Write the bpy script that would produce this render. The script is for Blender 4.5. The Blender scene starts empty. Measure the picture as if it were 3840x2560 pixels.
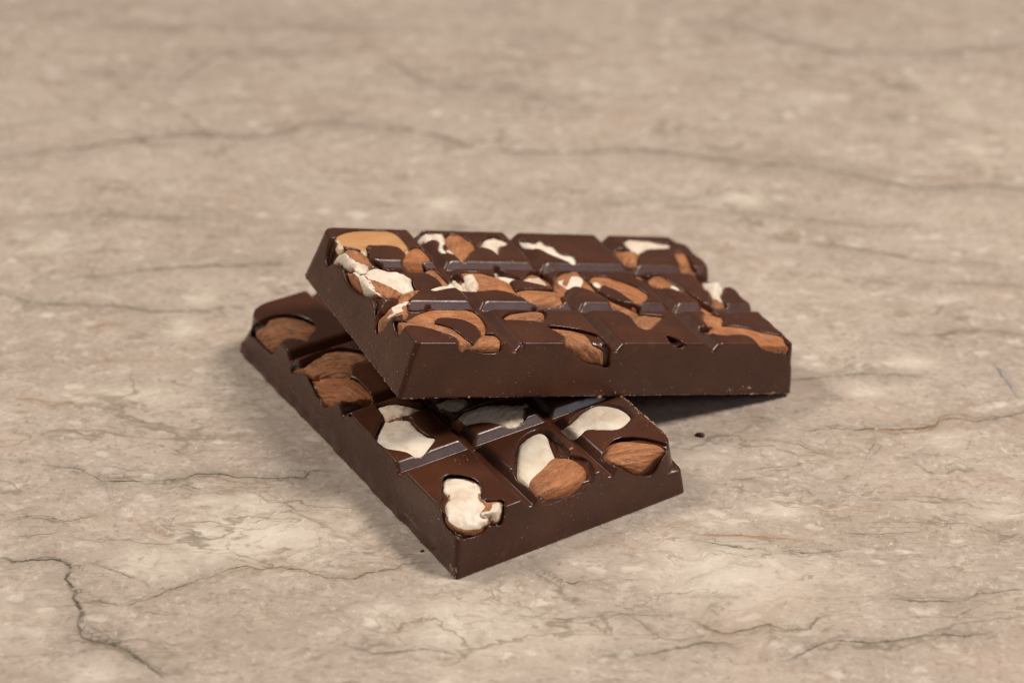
import bpy, math, random
import numpy as np
import openvdb as vdb
from mathutils import Matrix, Vector
random.seed(7)
RNG = np.random.default_rng(11)
sc = bpy.context.scene
MM = 0.001

# ------------------------------------------------------------------ camera
FPX = 4984.71          # focal length in pixels of a 2352 px wide picture
PITCH, ROLL = 0.570926, 0.006685
CAM = np.array([14.198, -443.178, 359.011])
def rotm(rx, ry, rz):
    cx, sx, cy, sy, cz, sz = math.cos(rx), math.sin(rx), math.cos(ry), math.sin(ry), math.cos(rz), math.sin(rz)
    X = np.array([[1, 0, 0], [0, cx, -sx], [0, sx, cx]]); Y = np.array([[cy, 0, sy], [0, 1, 0], [-sy, 0, cy]]); Z = np.array([[cz, -sz, 0], [sz, cz, 0], [0, 0, 1]])
    return Z @ Y @ X
RC = rotm(math.pi / 2 - PITCH, 0, 0) @ rotm(0, 0, ROLL)
cam = bpy.data.cameras.new('camera'); camo = bpy.data.objects.new('camera', cam); sc.collection.objects.link(camo)
m = Matrix([list(RC[i]) + [CAM[i] * MM] for i in range(3)] + [[0, 0, 0, 1]]); camo.matrix_world = m
cam.sensor_width = 36; cam.lens = FPX / 2352 * 36; cam.clip_start = .01; cam.clip_end = 20
cam.dof.use_dof = True; cam.dof.focus_distance = .588; cam.dof.aperture_fstop = 8.8
sc.camera = camo

# ------------------------------------------------------------------ light
w = bpy.data.worlds.new('World'); sc.world = w; w.use_nodes = True
w.node_tree.nodes['Background'].inputs[0].default_value = (1.0, .95, .90, 1); w.node_tree.nodes['Background'].inputs[1].default_value = .115
def lamp(name, loc, target, size, power, color, size_y=None):
    l = bpy.data.lights.new(name, 'AREA'); l.energy = power; l.color = color; l.size = size
    if size_y: l.shape = 'RECTANGLE'; l.size_y = size_y
    o = bpy.data.objects.new(name, l); sc.collection.objects.link(o); o.location = loc
    o.rotation_euler = (Vector(target) - Vector(loc)).to_track_quat('-Z', 'Y').to_euler()
    return o
lamp('right_ceiling_lamp', (.60, .06, .84), (.02, .06, 0), .22, 10.0, (1, .93, .86))
lamp('left_ceiling_lamp', (-.62, .24, .80), (.02, .06, 0), .22, 6.6, (1, .93, .86))
lamp('window', (1.47, -.60, .86), (.02, .06, 0), .60, 2.8, (.94, .89, 1.0), .36)
sc.render.engine = 'CYCLES'; sc.cycles.use_denoising = True; sc.cycles.filter_width = 1.15
sc.view_settings.view_transform = 'Standard'; sc.view_settings.look = 'None'; sc.view_settings.exposure = 0; sc.view_settings.gamma = 1

# ------------------------------------------------------------------ bar geometry (mm)
a_, b_, T, G_, d_, gw, dl, fb = 32.266, 25.0, 16.082, 2.7, 2.486, 2.490, 1.9, .6
ga = lambda k: k * a_ + d_ - gw
gb = lambda k: k * b_ + dl - gw
W = 3 * b_ + 2 * (dl - gw); LG = 4 * a_ + 2 * (d_ - gw)
BARS = {
 'top': dict(R=rotm(-0.0148106, 0.2604289, 0.4391283), t=np.array([-15.847, 33.794, 34.10]), gx=[ga(1), ga(2), ga(3)], gy=[gb(1), gb(2)], dx=d_, dy=dl, Lx=ga(4), Ly=W, broken=True),
 'low': dict(R=rotm(0, 0, 0.5588239), t=np.array([0., 0., 0.02]), gx=[gb(1), gb(2)], gy=[ga(1), ga(2), ga(3)], dx=dl, dy=d_, Lx=W, Ly=LG, broken=False),
}
def smax(a, b, k):
    h = np.maximum(k - np.abs(a - b), 0) / k
    return np.maximum(a, b) + h * h * k * .25
def vnoise(x, y, z, s, seed):
    r = np.random.default_rng(seed); out = 0
    for i in range(5):
        k = r.normal(size=3); k /= np.linalg.norm(k); k *= 2 * math.pi / s * r.uniform(.6, 1.6); ph = r.uniform(0, 6.3)
        out = out + np.sin(k[0] * x + k[1] * y + k[2] * z + ph)
    return out / 5
def bar_sdf(B, x, y, z, fine=False):
    cx = 1 / math.hypot(1, B['dx'] / T); cy = 1 / math.hypot(1, B['dy'] / T)
    tx, ty = B['dx'] / T, B['dy'] / T
    k = .65 if fine else .05
    s0 = (tx * z - x) * cx
    if fine and not B['broken']:                       # the cracked lip along the lower left side
        lip = np.clip((y - 70) / 40, 0, 1) * np.clip((4.2 + .5 * np.sin(y * .21) - z) / 1.8, 0, 1) * .55
        s0 = s0 - lip + vnoise(x * 0, y, z * .4, 9, 21) * .35 * np.clip((6 - z) / 3, 0, 1)
        s0 = s0 + .5 * np.exp(-((y - 24.5) / 4.5) ** 2) * np.clip((4.2 - z) / 1.4, 0, 1)
    if B['broken']:
        s1 = (x - B['Lx'] + 4.2 * z / T) * .967 + (vnoise(x, y, z, 9, 3) * .5 + vnoise(x, y, z, 3, 4) * .18 if fine else 0)
    else:
        s1 = (x - B['Lx'] + tx * z) * cx
    F = smax(s0, s1, .05)
    F2 = smax((ty * z - y) * cy, (y - B['Ly'] + ty * z) * cy, .05)
    if fine:                                           # uneven vertical corners
        if B['broken']: kc = 1.6 + 2.5 * ((x < 20) & (y > 50))
        else: kc = 1.6 + 6 * ((x < 30) & (y > 90)) * np.clip((z - 3.5) / 6, 0, 1) + 6 * ((x > 45) & (y < 40)) * np.clip((z - 7.5 + .12 * (B['Lx'] - x)) / 1.0, 0, 1)
        F = smax(F, F2, kc)
    else: F = smax(F, F2, .05)
    F = smax(F, z - T, k)
    F = smax(F, -z, .3 if fine else .05)
    sl = G_ / (gw - fb); cs = sl / math.hypot(1, sl)
    zn = T - G_
    for arr, q in ((B['gx'], x), (B['gy'], y)):
        for g in arr:
            gs = np.maximum((np.abs(q - g) - fb - (z - zn) / sl) * cs, zn - z)
            F = smax(F, -gs, .8 if fine else .05)
    if fine:
        F = F + vnoise(x, y, z, 14, 8) * .05
    return F
def px_rays(B, pts):                                    # photo pixels (3840) -> rays in bar space
    p = np.asarray(pts, float) / (3840 / 2352)
    d = np.stack([p[:, 0] - 1176, -(p[:, 1] - 784), -np.full(len(p), FPX)], 1)
    d /= np.linalg.norm(d, axis=1)[:, None]
    d = d @ RC.T @ B['R']
    o = (CAM - B['t']) @ B['R']
    return o, d
def cast(B, o, d, t0=380, t1=760, n=1900):
    ts = np.linspace(t0, t1, n)
    P = o + d[:, None, :] * ts[None, :, None]
    F = bar_sdf(B, P[..., 0], P[..., 1], P[..., 2])
    hit = F < 0; i = np.where(hit.any(1), hit.argmax(1), F.argmin(1))
    return P[np.arange(len(d)), i]
def dens(poly, step):
    out = []
    P = np.asarray(poly, float); n = len(P)
    for i in range(n):                                  # Catmull-Rom through the traced points
        p0, p1, p2, p3 = P[i - 1], P[i], P[(i + 1) % n], P[(i + 2) % n]
        m_ = max(2, int(np.linalg.norm(p2 - p1) / step))
        for t in np.arange(m_) / m_:
            out.append(.5 * ((2 * p1) + (-p0 + p2) * t + (2 * p0 - 5 * p1 + 4 * p2 - p3) * t * t + (-p0 + 3 * p1 - 3 * p2 + p3) * t ** 3))
    return np.array(out)
def crop(c, poly):
    ox, oy, s = CR[c]; P = np.asarray(poly, float)
    return np.stack([ox + P[:, 0] / s, oy + P[:, 1] / s], 1)
def inside(poly, x, y):
    c = np.zeros(np.shape(x), bool); n = len(poly)
    for i in range(n):
        x1, y1 = poly[i]; x2, y2 = poly[(i + 1) % n]
        if y1 == y2: continue
        c ^= ((y1 > y) != (y2 > y)) & (x < (x2 - x1) * (y - y1) / (y2 - y1) + x1)
    return c
def polysd(poly, x, y):
    d = np.full(np.shape(x), 1e9)
    n = len(poly)
    for i in range(n):
        p, q = poly[i], poly[(i + 1) % n]; e = q - p; L = e @ e
        if L < 1e-12: continue
        t = np.clip(((x - p[0]) * e[0] + (y - p[1]) * e[1]) / L, 0, 1)
        d = np.minimum(d, (x - p[0] - t * e[0]) ** 2 + (y - p[1] - t * e[1]) ** 2)
    d = np.sqrt(d)
    return np.where(inside(poly, x, y), -d, d)
def bil(A, gi, gj):
    gi = np.clip(gi, 0, A.shape[0] - 1.001); gj = np.clip(gj, 0, A.shape[1] - 1.001)
    i = gi.astype(int); j = gj.astype(int); u = gi - i; v = gj - j
    return A[i, j] * (1 - u) * (1 - v) + A[i + 1, j] * u * (1 - v) + A[i, j + 1] * (1 - u) * v + A[i + 1, j + 1] * u * v

class Frame:
    """a local frame (p, q in the plane, w outward) round one outline on a bar's surface"""
    def __init__(s, B, pix, emode=None, cav=None, H=.25, local=False):
        s.B = B
        poly3 = np.array([(x, y, T) for x, y in pix]) if local else cast(B, *px_rays(B, dens(pix, 5)))
        allp = poly3 if cav is None else np.vstack([poly3, cast(B, *px_rays(B, dens(cav, 5)))])
        e = np.array([0, 0, 1.])
        low = poly3[:, 2] < T - .5
        xs_ = low & (poly3[:, 0] < B['dx'] * 1.3); ys_ = low & (poly3[:, 1] < B['dy'] * 1.3)
        if xs_.sum() > 3: e[0] = -min(1., .3 + 2.2 * xs_.mean())
        if ys_.sum() > 3: e[1] = -min(1., .3 + 2.2 * ys_.mean())
        s.e = e / np.linalg.norm(e)
        s.p = np.cross([0, 1., 0], s.e); s.p /= np.linalg.norm(s.p); s.q = np.cross(s.e, s.p)
        s.poly = np.stack([poly3 @ s.p, poly3 @ s.q], 1)
        A = np.stack([allp @ s.p, allp @ s.q], 1)
        s.lo = A.min(0) - 2.5; s.hi = A.max(0) + 2.5; s.H = H
        s.n = np.ceil((s.hi - s.lo) / H).astype(int) + 1
        s.P, s.Q = np.meshgrid(s.lo[0] + np.arange(s.n[0]) * H, s.lo[1] + np.arange(s.n[1]) * H, indexing='ij')
        s.sd = polysd(s.poly, s.P, s.Q)
        s.cav = s.sd
        if cav is not None:
            c3 = cast(B, *px_rays(B, dens(cav, 5))); s.cav = polysd(np.stack([c3 @ s.p, c3 @ s.q], 1), s.P, s.Q)
            s.cav = np.minimum(s.cav, s.sd)
        wc = (allp @ s.e); w0, w1 = wc.min() - 6, wc.max() + 4
        ws = np.arange(w1, w0, -.12); s.wm = np.full(s.P.shape, w0)
        done = np.zeros(s.P.shape, bool)
        for wv in ws:
            X = [s.P * s.p[i] + s.Q * s.q[i] + wv * s.e[i] for i in range(3)]
            h = (bar_sdf(B, *X) < 0) & ~done
            s.wm[h] = wv; done |= h
    def pqw(s, x, y, z):
        return x * s.p[0] + y * s.p[1] + z * s.p[2], x * s.q[0] + y * s.q[1] + z * s.q[2], x * s.e[0] + y * s.e[1] + z * s.e[2]
    def samp(s, A, p, q): return bil(A, (p - s.lo[0]) / s.H, (q - s.lo[1]) / s.H)
    def xyz(s, p, q, w): return np.stack([p * s.p[i] + q * s.q[i] + w * s.e[i] for i in range(3)], -1)

def blur(A, n):
    for _ in range(n):
        P = np.pad(A, 1, mode='edge'); A = (P[:-2, 1:-1] + P[2:, 1:-1] + P[1:-1, :-2] + P[1:-1, 2:] + 2 * A) / 6
    return A
def nut_surface(f, o, seed):
    ins = f.sd < -.2
    if ins.sum() < 12: ins = f.sd < .2
    P, Q, wm = f.P[ins], f.Q[ins], f.wm[ins]
    c = np.array([P.mean(), Q.mean()]); f.c = c
    cov = np.cov(np.stack([P, Q])); ev, U = np.linalg.eigh(cov); f.ax = U[:, 1]; f.len = 2 * math.sqrt(ev[1]); f.wid = 2 * math.sqrt(max(ev[0], .05))
    D = lambda P, Q: np.stack([np.ones_like(P), P - c[0], Q - c[1], (P - c[0]) ** 2, (Q - c[1]) ** 2, (P - c[0]) * (Q - c[1])], -1)
    M = D(P, Q); lam = np.diag([0, .5, .5, 200, 200, 200.])
    k = np.linalg.solve(M.T @ M + lam, M.T @ wm)
    fit = D(f.P, f.Q) @ k
    off = np.clip(np.percentile((fit[ins] - wm), 75), -1, .9)
    u = np.clip(-f.sd / max(.8, min(2.8, f.wid * 1.1)), 0, 1)
    Dp = (1.0 if f.B['broken'] else 1.1) * o.get('fall', 1); dome = np.sqrt(np.clip(1 - (1 - u) ** 2, 0, 1))
    wt = fit - off + .12 - Dp * (1 - dome) + o.get('lift', 0) * u
    kind = o.get('kind', 'skin')
    if kind in ('skin', 'flesh', 'cream'): wt = wt + vnoise(f.P, f.Q, f.P * 0, 6.5, seed + 70) * .28
    if kind == 'chunk':
        r = np.random.default_rng(seed); fac = np.full(f.P.shape, 9.)
        for _ in range(7):
            ang = r.uniform(0, 6.28); sl = r.uniform(.03, .28)
            fac = np.minimum(fac, .45 + r.uniform(0, .5) - sl * ((f.P - c[0]) * math.cos(ang) + (f.Q - c[1]) * math.sin(ang)))
        wt = wt + np.clip(fac - .45, -1.2, .5) * .9 + vnoise(f.P, f.Q, f.P * 0, 2.4, seed + 9) * .16
    rec = o.get('rec', .2) + .35 * np.clip((f.sd + .9) / 1.6, 0, 1)
    cap = blur(f.wm, 2) - rec + (o.get('lift', 0) + .7) * u
    wt = -smax(-wt, -cap, .5)
    if kind == 'skin':                                  # lengthwise wrinkles of the skin
        rel_u = (f.P - c[0]) * f.ax[0] + (f.Q - c[1]) * f.ax[1]; rel_v = -(f.P - c[0]) * f.ax[1] + (f.Q - c[1]) * f.ax[0]
        tp = 1 - .4 * np.clip(np.abs(rel_u) / (f.len * 1.4 + .1), 0, 1) ** 2
        vv = rel_v / tp + .5 * np.sin(rel_u * .5 + seed)
        wr = np.sin(vv * 4.6 + seed) + .7 * np.sin(vv * 7.4 + 1.3 * seed + .4 * rel_u) + .5 * np.sin(vv * 2.6 - .3 * rel_u)
        wt = wt + wr * (.13 if o.get('ridge') else .06)
    f.wt = wt
    return wt
def vdbmesh(F, h, origin):
    g = vdb.FloatGrid(1.0); g.copyFromArray(np.ascontiguousarray(F, dtype=np.float32))
    pts, quads = g.convertToQuads()
    return pts * h + np.asarray(origin), quads
def mesh_obj(name, pts, quads, mat, parent, normals=None, flip=False):
    me = bpy.data.meshes.new(name)
    n = len(quads); me.vertices.add(len(pts)); me.vertices.foreach_set('co', (pts * MM).astype(np.float32).ravel())
    me.loops.add(4 * n); me.loops.foreach_set('vertex_index', quads.astype(np.int32).ravel())
    me.polygons.add(n); me.polygons.foreach_set('loop_start', np.arange(0, 4 * n, 4, dtype=np.int32)); me.polygons.foreach_set('loop_total', np.full(n, 4, np.int32))
    me.polygons.foreach_set('use_smooth', np.ones(n, bool)); me.update(calc_edges=True)
    if flip: me.flip_normals()
    if normals is not None: me.normals_split_custom_set_from_vertices(normals.tolist())
    if mat: me.materials.append(mat)
    o = bpy.data.objects.new(name, me); sc.collection.objects.link(o)
    if parent: o.parent = parent
    return o
def fattr(o, name, v):
    at = o.data.attributes.new(name, 'FLOAT', 'POINT'); at.data.foreach_set('value', np.asarray(v, np.float32).ravel())
def vattr(o, name, v):
    at = o.data.attributes.new(name, 'FLOAT_VECTOR', 'POINT'); at.data.foreach_set('vector', np.asarray(v, np.float32).ravel())
def tag(o, **k):
    for a, b in k.items():
        if b is not None: o[a] = b
    return o
def px_table(x, y):                                      # 2352-wide pixels -> table millimetres
    x = np.asarray(x, float); y = np.asarray(y, float)
    d = np.stack([x - 1176, -(y - 784), -np.full(x.shape, FPX)], -1) @ RC.T
    t = -CAM[2] / d[..., 2]
    return CAM[0] + d[..., 0] * t, CAM[1] + d[..., 1] * t
# outlines traced in crop pixels: (crop origin x, y, scale) -> photo pixels (3840 wide)
CR = {'A': (1150, 830, 3.92), 'B': (1550, 830, 3.92), 'C': (2050, 850, 3.92), 'D': (2450, 900, 3.92), 'E': (1350, 1080, 3.92),
      'F': (1850, 1080, 3.92), 'G': (2400, 1100, 3.92), 'H': (860, 1060, 2.904), 'I': (1300, 1450, 2.091), 'J': (1900, 1450, 2.851),
      'K': (800, 1100, 3.92)}
# (bar, part name, crop, outline, options)
NUTS = [
 ('top', 'cut_almond', 'A', [(430,210),(560,150),(700,125),(850,118),(1010,118),(1180,125),(1280,150),(1360,200),(1440,280),(1500,370),(1490,420),(1440,450),(1400,410),(1340,370),(1180,345),(1000,345),(890,350),(870,430),(790,405),(700,385),(600,370),(520,345),(480,280)],
   dict(kind='caramel', rec=.15, label='smooth caramel coloured cut almond face')),
 ('top', 'almond_chunk', 'A', [(290,640),(330,570),(400,480),(460,430),(520,400),(620,400),(740,420),(840,460),(880,520),(910,580),(880,640),(800,675),(700,685),(600,675),(510,655),(495,620),(440,610),(400,590),(350,620)],
   dict(kind='chunk', free=1, lift=1.0, skin=[[(515,395),(840,450),(880,520),(840,570),(740,620),(700,570),(640,530),(590,480),(540,450)]], label='white broken almond chunk with a cap of brown skin')),
 ('top', 'almond_chunk', 'A', [(545,695),(600,710),(640,740),(680,710),(740,720),(800,760),(860,770),(920,850),(970,930),(1030,1000),(1070,1060),(1000,1050),(900,1070),(850,1080),(760,1030),(680,970),(620,890),(580,800)],
   dict(kind='chunk', free=1, lift=.5, skin=[[(500,660),(640,740),(750,820),(800,920),(812,1090),(700,1060),(540,860)]])),
 ('top', 'almond_chunk', 'A', [(890,680),(960,670),(1060,680),(1150,715),(1280,710),(1400,740),(1500,780),(1570,820),(1560,880),(1590,1000),(1450,1030),(1350,1050),(1250,1075),(1160,1060),(1080,1010),(1010,960),(960,900),(920,830),(870,750)],
   dict(kind='chunk', free=1, lift=.8, skin=[[(850,740),(950,830),(1020,880),(1130,945),(1250,995),(1400,1025),(1460,1040),(1250,1110),(1000,1050),(850,850)]], label='largest white almond chunk with a brown skin rim')),
 ('top', 'almond', 'A', [(1500,410),(1560,385),(1640,375),(1700,400),(1780,480),(1830,560),(1700,590),(1690,650),(1560,640),(1450,630),(1410,580),(1430,500)], dict(tone=.25)),
 ('top', 'almond', 'A', [(1730,730),(1800,700),(1880,710),(1980,790),(2060,870),(2100,930),(2000,940),(1960,880),(1880,810),(1800,770)], dict(tone=-.1)),
 ('top', 'almond', 'E', [(245,655),(232,560),(240,470),(270,380),(330,290),(420,200),(540,120),(680,55),(850,5),(900,-10),(850,40),(800,90),(740,130),(720,185),(650,260),(620,330),(590,380),(540,400),(460,430),(400,500),(360,570),(300,630)],
   dict(flesh=[[(735,135),(640,150),(520,190),(450,280),(380,420),(420,425),(480,390),(560,330),(640,260),(700,200)]], label='crescent of almond with a pale torn patch')),
 ('top', 'almond', 'E', [(690,465),(780,400),(900,340),(1040,305),(1200,300),(1400,298),(1560,305),(1680,340),(1760,400),(1820,470),(1860,550),(1860,640),(1830,685),(1790,690),(1770,650),(1750,600),(1690,540),(1600,490),(1480,450),(1330,430),(1170,430),(1120,450),(1110,500),(1000,505),(850,500),(760,490)], dict(label='broad almond arching around an islet of chocolate')),
 ('top', 'almond', 'E', [(600,480),(700,490),(850,500),(1000,510),(1120,515),(1250,545),(1380,600),(1480,670),(1550,740),(1630,790),(1645,830),(1620,860),(1560,890),(1500,925),(1470,900),(1440,840),(1430,740),(1350,690),(1200,640),(1050,590),(900,555),(780,540),(700,540),(650,570),(605,620),(610,550)], dict(e='edge')),
 ('top', 'almond', 'E', [(1590,885),(1660,850),(1720,780),(1780,700),(1880,675),(1990,680),(2050,740),(2095,790),(2080,850),(2060,910),(1990,945),(1880,950),(1780,940),(1680,910)], dict(e='edge', rec=.1)),
 ('top', 'almond', 'F', [(150,430),(160,400),(250,360),(400,330),(560,320),(680,325),(740,350),(765,380),(740,430),(705,490),(640,475),(500,470),(350,460),(210,455),(180,460)], dict(tone=-.05, cav=[(130,440),(150,390),(240,345),(400,318),(560,305),(700,312),(770,340),(790,400),(740,470),(705,500),(640,475),(500,470),(350,460),(210,455)])),
 ('top', 'almond', 'F', [(810,565),(900,565),(1000,575),(1120,595),(1250,630),(1370,680),(1480,780),(1590,870),(1640,930),(1640,1040),(1640,1130),(1560,1120),(1420,1100),(1300,1050),(1200,970),(1100,880),(1065,800),(1055,710),(1010,680),(930,630)],
   dict(e='edge', rec=.5, cav=[(800,555),(950,560),(1120,580),(1300,612),(1480,660),(1600,720),(1680,810),(1735,900),(1715,1000),(1710,1120),(1670,1160),(1560,1130),(1420,1105),(1300,1055),(1200,975),(1100,885),(1065,800),(1055,710),(1010,680),(930,630)], label='pointed almond breaking out of the front edge')),
 ('top', 'almond_chip', 'B', [(240,985),(350,950),(480,935),(590,915),(620,960),(500,978),(380,1005),(300,1015)], dict(kind='flesh')),
 ('top', 'almond_chunk', 'B', [(530,880),(590,800),(640,795),(720,850),(770,930),(810,1000),(700,1010),(610,960),(560,930)], dict(kind='chunk', green=.5)),
 ('top', 'almond', 'B', [(700,740),(850,735),(1000,750),(1150,790),(1300,830),(1420,880),(1470,950),(1510,1010),(1570,1110),(1480,1060),(1350,1020),(1200,1000),(1080,1005),(960,1005),(900,950),(800,850),(740,790)], dict()),
 ('top', 'almond_chunk', 'B', [(740,770),(830,755),(900,765),(950,820),(985,900),(1010,970),(1060,1010),(900,1015),(800,1005),(770,920),(755,850)], dict(kind='chunk', lift=.7, brown=.5)),
 ('top', 'almond_chunk', 'B', [(1200,675),(1260,690),(1350,740),(1450,790),(1550,820),(1620,830),(1700,740),(1790,710),(1880,740),(1980,830),(2050,900),(2050,950),(1990,950),(1880,920),(1780,900),(1650,870),(1500,845),(1400,880),(1280,830),(1200,790)],
   dict(kind='chunk', lift=.3, brown=.35, skin=[[(1640,830),(1700,730),(1800,690),(1900,730),(2090,900),(2080,960),(2010,950),(1960,860),(1850,810),(1760,840)]])),
 ('top', 'almond', 'B', [(1500,1020),(1600,990),(1750,985),(1900,980),(2050,980),(2170,1010),(2220,1040),(2170,1080),(2200,1130),(2210,1180),(2170,1230),(2050,1250),(1900,1250),(1780,1210),(1680,1160),(1580,1090)], dict()),
 ('top', 'almond', 'C', [(120,820),(140,730),(180,670),(300,650),(430,645),(500,700),(560,740),(620,790),(680,850),(760,930),(870,990),(1000,1060),(1120,1090),(1250,1130),(1330,1180),(1380,1200),(1360,1270),(1280,1290),(1200,1290),(1120,1250),(960,1190),(930,1110),(900,1060),(820,1010),(730,960),(600,910),(500,880),(400,870),(330,900),(290,930),(250,1000),(180,1000),(120,920)],
   dict(flesh=[[(170,780),(260,740),(240,800),(300,840),(380,720),(530,760),(500,860),(280,880),(190,840)]], label='long almond band with a torn white patch')),
 ('top', 'almond', 'C', [(1220,1290),(1360,1280),(1500,1285),(1720,1310),(1680,1360),(1600,1430),(1530,1490),(1450,1500),(1350,1460),(1290,1390),(1250,1330)], dict(tone=-.15)),
 ('top', 'almond', 'C', [(640,730),(750,720),(900,735),(1050,780),(1200,830),(1350,890),(1440,950),(1500,1000),(1470,1060),(1400,1110),(1300,1110),(1230,1060),(1160,1010),(1060,940),(950,890),(830,850),(790,890),(740,890),(680,830),(640,790)],
   dict(flesh=[[(670,830),(720,810),(800,850),(790,900),(730,900)],[(880,735),(960,735),(1000,765),(930,765)]])),
 ('top', 'almond', 'C', [(1290,720),(1400,720),(1480,740),(1560,690),(1668,716),(1798,786),(1908,856),(2018,926),(2148,996),(2248,1056),(2328,1126),(2398,1186),(2468,1256),(2528,1306),(2300,1240),(2268,1156),(2218,1086),(2128,1026),(2018,966),(1918,926),(1828,896),(1698,890),(1600,880),(1520,830),(1480,770),(1380,760),(1300,750)], dict(flesh=[[(1830,870),(1900,870),(1950,920),(1880,925)]])),
 ('top', 'almond_chunk', 'D', [(745,545),(830,600),(960,600),(1010,660),(1040,740),(1000,800),(1050,860),(1090,940),(1060,990),(960,1000),(880,970),(840,920),(840,800),(800,720),(760,640)],
   dict(kind='chunk', free=1, lift=1.0, skin=[[(830,800),(900,850),(980,900),(1070,880),(1120,1010),(900,1030),(820,930)]], label='white almond chunk standing proud at the broken end')),
 ('top', 'almond', 'C', [(1080,320),(1180,330),(1280,350),(1360,390),(1350,470),(1340,560),(1270,580),(1180,570),(1120,520),(1060,460),(1010,380)], dict(tone=-.1)),
 ('top', 'almond_chunk', 'C', [(1130,200),(1200,165),(1300,195),(1450,210),(1600,230),(1800,250),(1840,280),(1780,310),(1600,320),(1480,325),(1400,370),(1350,385),(1270,360),(1200,300),(1140,250)], dict(kind='chunk', lift=.6)),
 ('top', 'almond', 'C', [(1880,370),(1950,370),(2050,400),(2120,480),(2170,580),(2200,700),(2080,680),(1980,670),(1960,600),(1930,500),(1890,430)], dict(tone=-.2)),
 ('top', 'almond_chip', 'B', [(1570,280),(1600,350),(1660,385),(1740,390),(1860,400),(1960,448),(2040,488),(2140,528),(2260,578),(2330,608),(2390,618),(2400,578),(2380,528),(2310,488),(2220,478),(2140,448),(2090,388),(2020,348),(1960,340),(1900,290),(1840,270),(1770,310),(1680,290)], dict(kind='flesh', brown=.15)),
 ('top', 'almond_chunk', 'B', [(70,300),(90,220),(140,150),(200,140),(280,180),(400,170),(470,190),(500,290),(480,330),(400,300),(330,270),(270,260),(200,290),(140,320)], dict(kind='chunk', lift=1.0)),
 ('top', 'almond_chip', 'B', [(370,400),(385,300),(440,310),(450,380),(500,460),(420,450)], dict(kind='flesh')),
 ('top', 'almond', 'B', [(500,190),(620,185),(720,205),(820,270),(890,330),(910,400),(850,440),(800,510),(740,590),(710,590),(660,530),(600,480),(530,460),(480,400),(500,300)], dict(tone=.1, lift=.3, flesh=[[(480,400),(540,430),(600,470),(660,520),(720,600),(640,580),(500,500)]])),
 ('top', 'almond_chunk', 'B', [(950,370),(1000,290),(1080,230),(1180,205),(1280,240),(1340,270),(1395,300),(1370,340),(1290,370),(1270,430),(1255,490),(1200,440),(1100,390),(1020,370)], dict(kind='chunk', brown=.2)),
 ('top', 'almond', 'G', [(930,300),(990,275),(1080,300),(1160,330),(1220,340),(1230,400),(1220,470),(1300,470),(1450,485),(1600,510),(1800,560),(1950,590),(2060,610),(2120,650),(2175,720),(2190,800),(2170,850),(2100,850),(1960,850),(1860,830),(1780,790),(1720,710),(1650,650),(1520,600),(1380,600),(1280,610),(1180,600),(1085,570),(1110,490),(1000,470),(970,430),(930,380)],
   dict(e='edge', tone=.05, label='long almond running out over the broken front corner')),
 # lower bar
 ('low', 'almond', 'K', [(590,560),(620,490),(700,430),(820,370),(950,340),(1100,340),(1250,360),(1370,410),(1450,470),(1460,520),(1420,580),(1360,690),(1300,680),(1180,660),(1080,670),(1000,700),(940,770),(890,870),(850,880),(790,830),(720,770),(650,700),(600,640)],
   dict(ridge=1, rec=.3, cav=[(540,620),(525,520),(600,440),(780,345),(1000,305),(1200,318),(1380,375),(1480,450),(1480,530),(1420,600),(1360,695),(1300,680),(1180,660),(1080,670),(1000,700),(940,770),(890,870),(850,880),(790,830),(720,770),(650,700),(600,640)], label='almond farthest back in the lower bar')),
 ('low', 'almond', 'H', [(680,950),(740,920),(820,860),(950,790),(1060,745),(1200,730),(1330,745),(1450,770),(1560,820),(1480,860),(1400,860),(1340,880),(1320,930),(1310,1020),(1200,1020),(1050,1010),(900,1000),(800,985),(700,975)],
   dict(ridge=1, rec=.4, tone=-.1, cav=[(670,960),(690,890),(820,830),(950,760),(1060,715),(1200,700),(1330,715),(1450,740),(1600,800),(1480,870),(1400,865),(1340,885),(1320,930),(1310,1025),(1200,1025),(1050,1015),(900,1030),(840,1010),(800,985),(700,975)])),
 ('low', 'almond', 'H', [(870,1050),(950,1035),(1100,1020),(1250,1025),(1330,1040),(1380,1080),(1430,1140),(1500,1200),(1530,1270),(1500,1330),(1440,1340),(1370,1300),(1290,1285),(1200,1290),(1130,1330),(1080,1350),(1040,1335),(980,1250),(940,1180),(900,1100)],
   dict(ridge=1, rec=.2, tone=.2, cav=[(860,1040),(900,1020),(1100,1012),(1250,1015),(1350,1030),(1420,1090),(1500,1170),(1550,1260),(1530,1320),(1450,1350),(1370,1310),(1290,1290),(1200,1290),(1130,1335),(1080,1355),(1030,1345),(960,1260),(920,1180),(880,1100)], label='golden brown almond nearest the left long side')),
 ('low', 'almond_chunk', 'I', [(230,140),(300,120),(420,120),(530,125),(640,140),(600,175),(540,190),(500,215),(430,225),(370,235),(310,250),(280,240),(265,190)], dict(kind='chunk', brown=.3)),
 ('low', 'almond_chunk', 'I', [(218,385),(240,330),(280,250),(340,238),(390,225),(440,230),(500,240),(530,290),(590,350),(640,380),(695,390),(690,420),(650,470),(600,530),(560,545),(520,535),(470,510),(400,495),(320,480),(270,450),(230,410)], dict(kind='chunk', rec=.1, label='large flat white almond chunk beside the left groove')),
 ('low', 'almond_chunk', 'I', [(820,300),(850,240),(890,200),(960,170),(1100,120),(1250,90),(1400,90),(1430,140),(1410,200),(1390,260),(1340,300),(1270,310),(1200,290),(1100,275),(1000,285),(940,300),(880,340),(830,320)], dict(kind='chunk', brown=.2, skin=[[(800,300),(850,230),(900,260),(960,290),(900,360),(820,340)]])),
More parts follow.
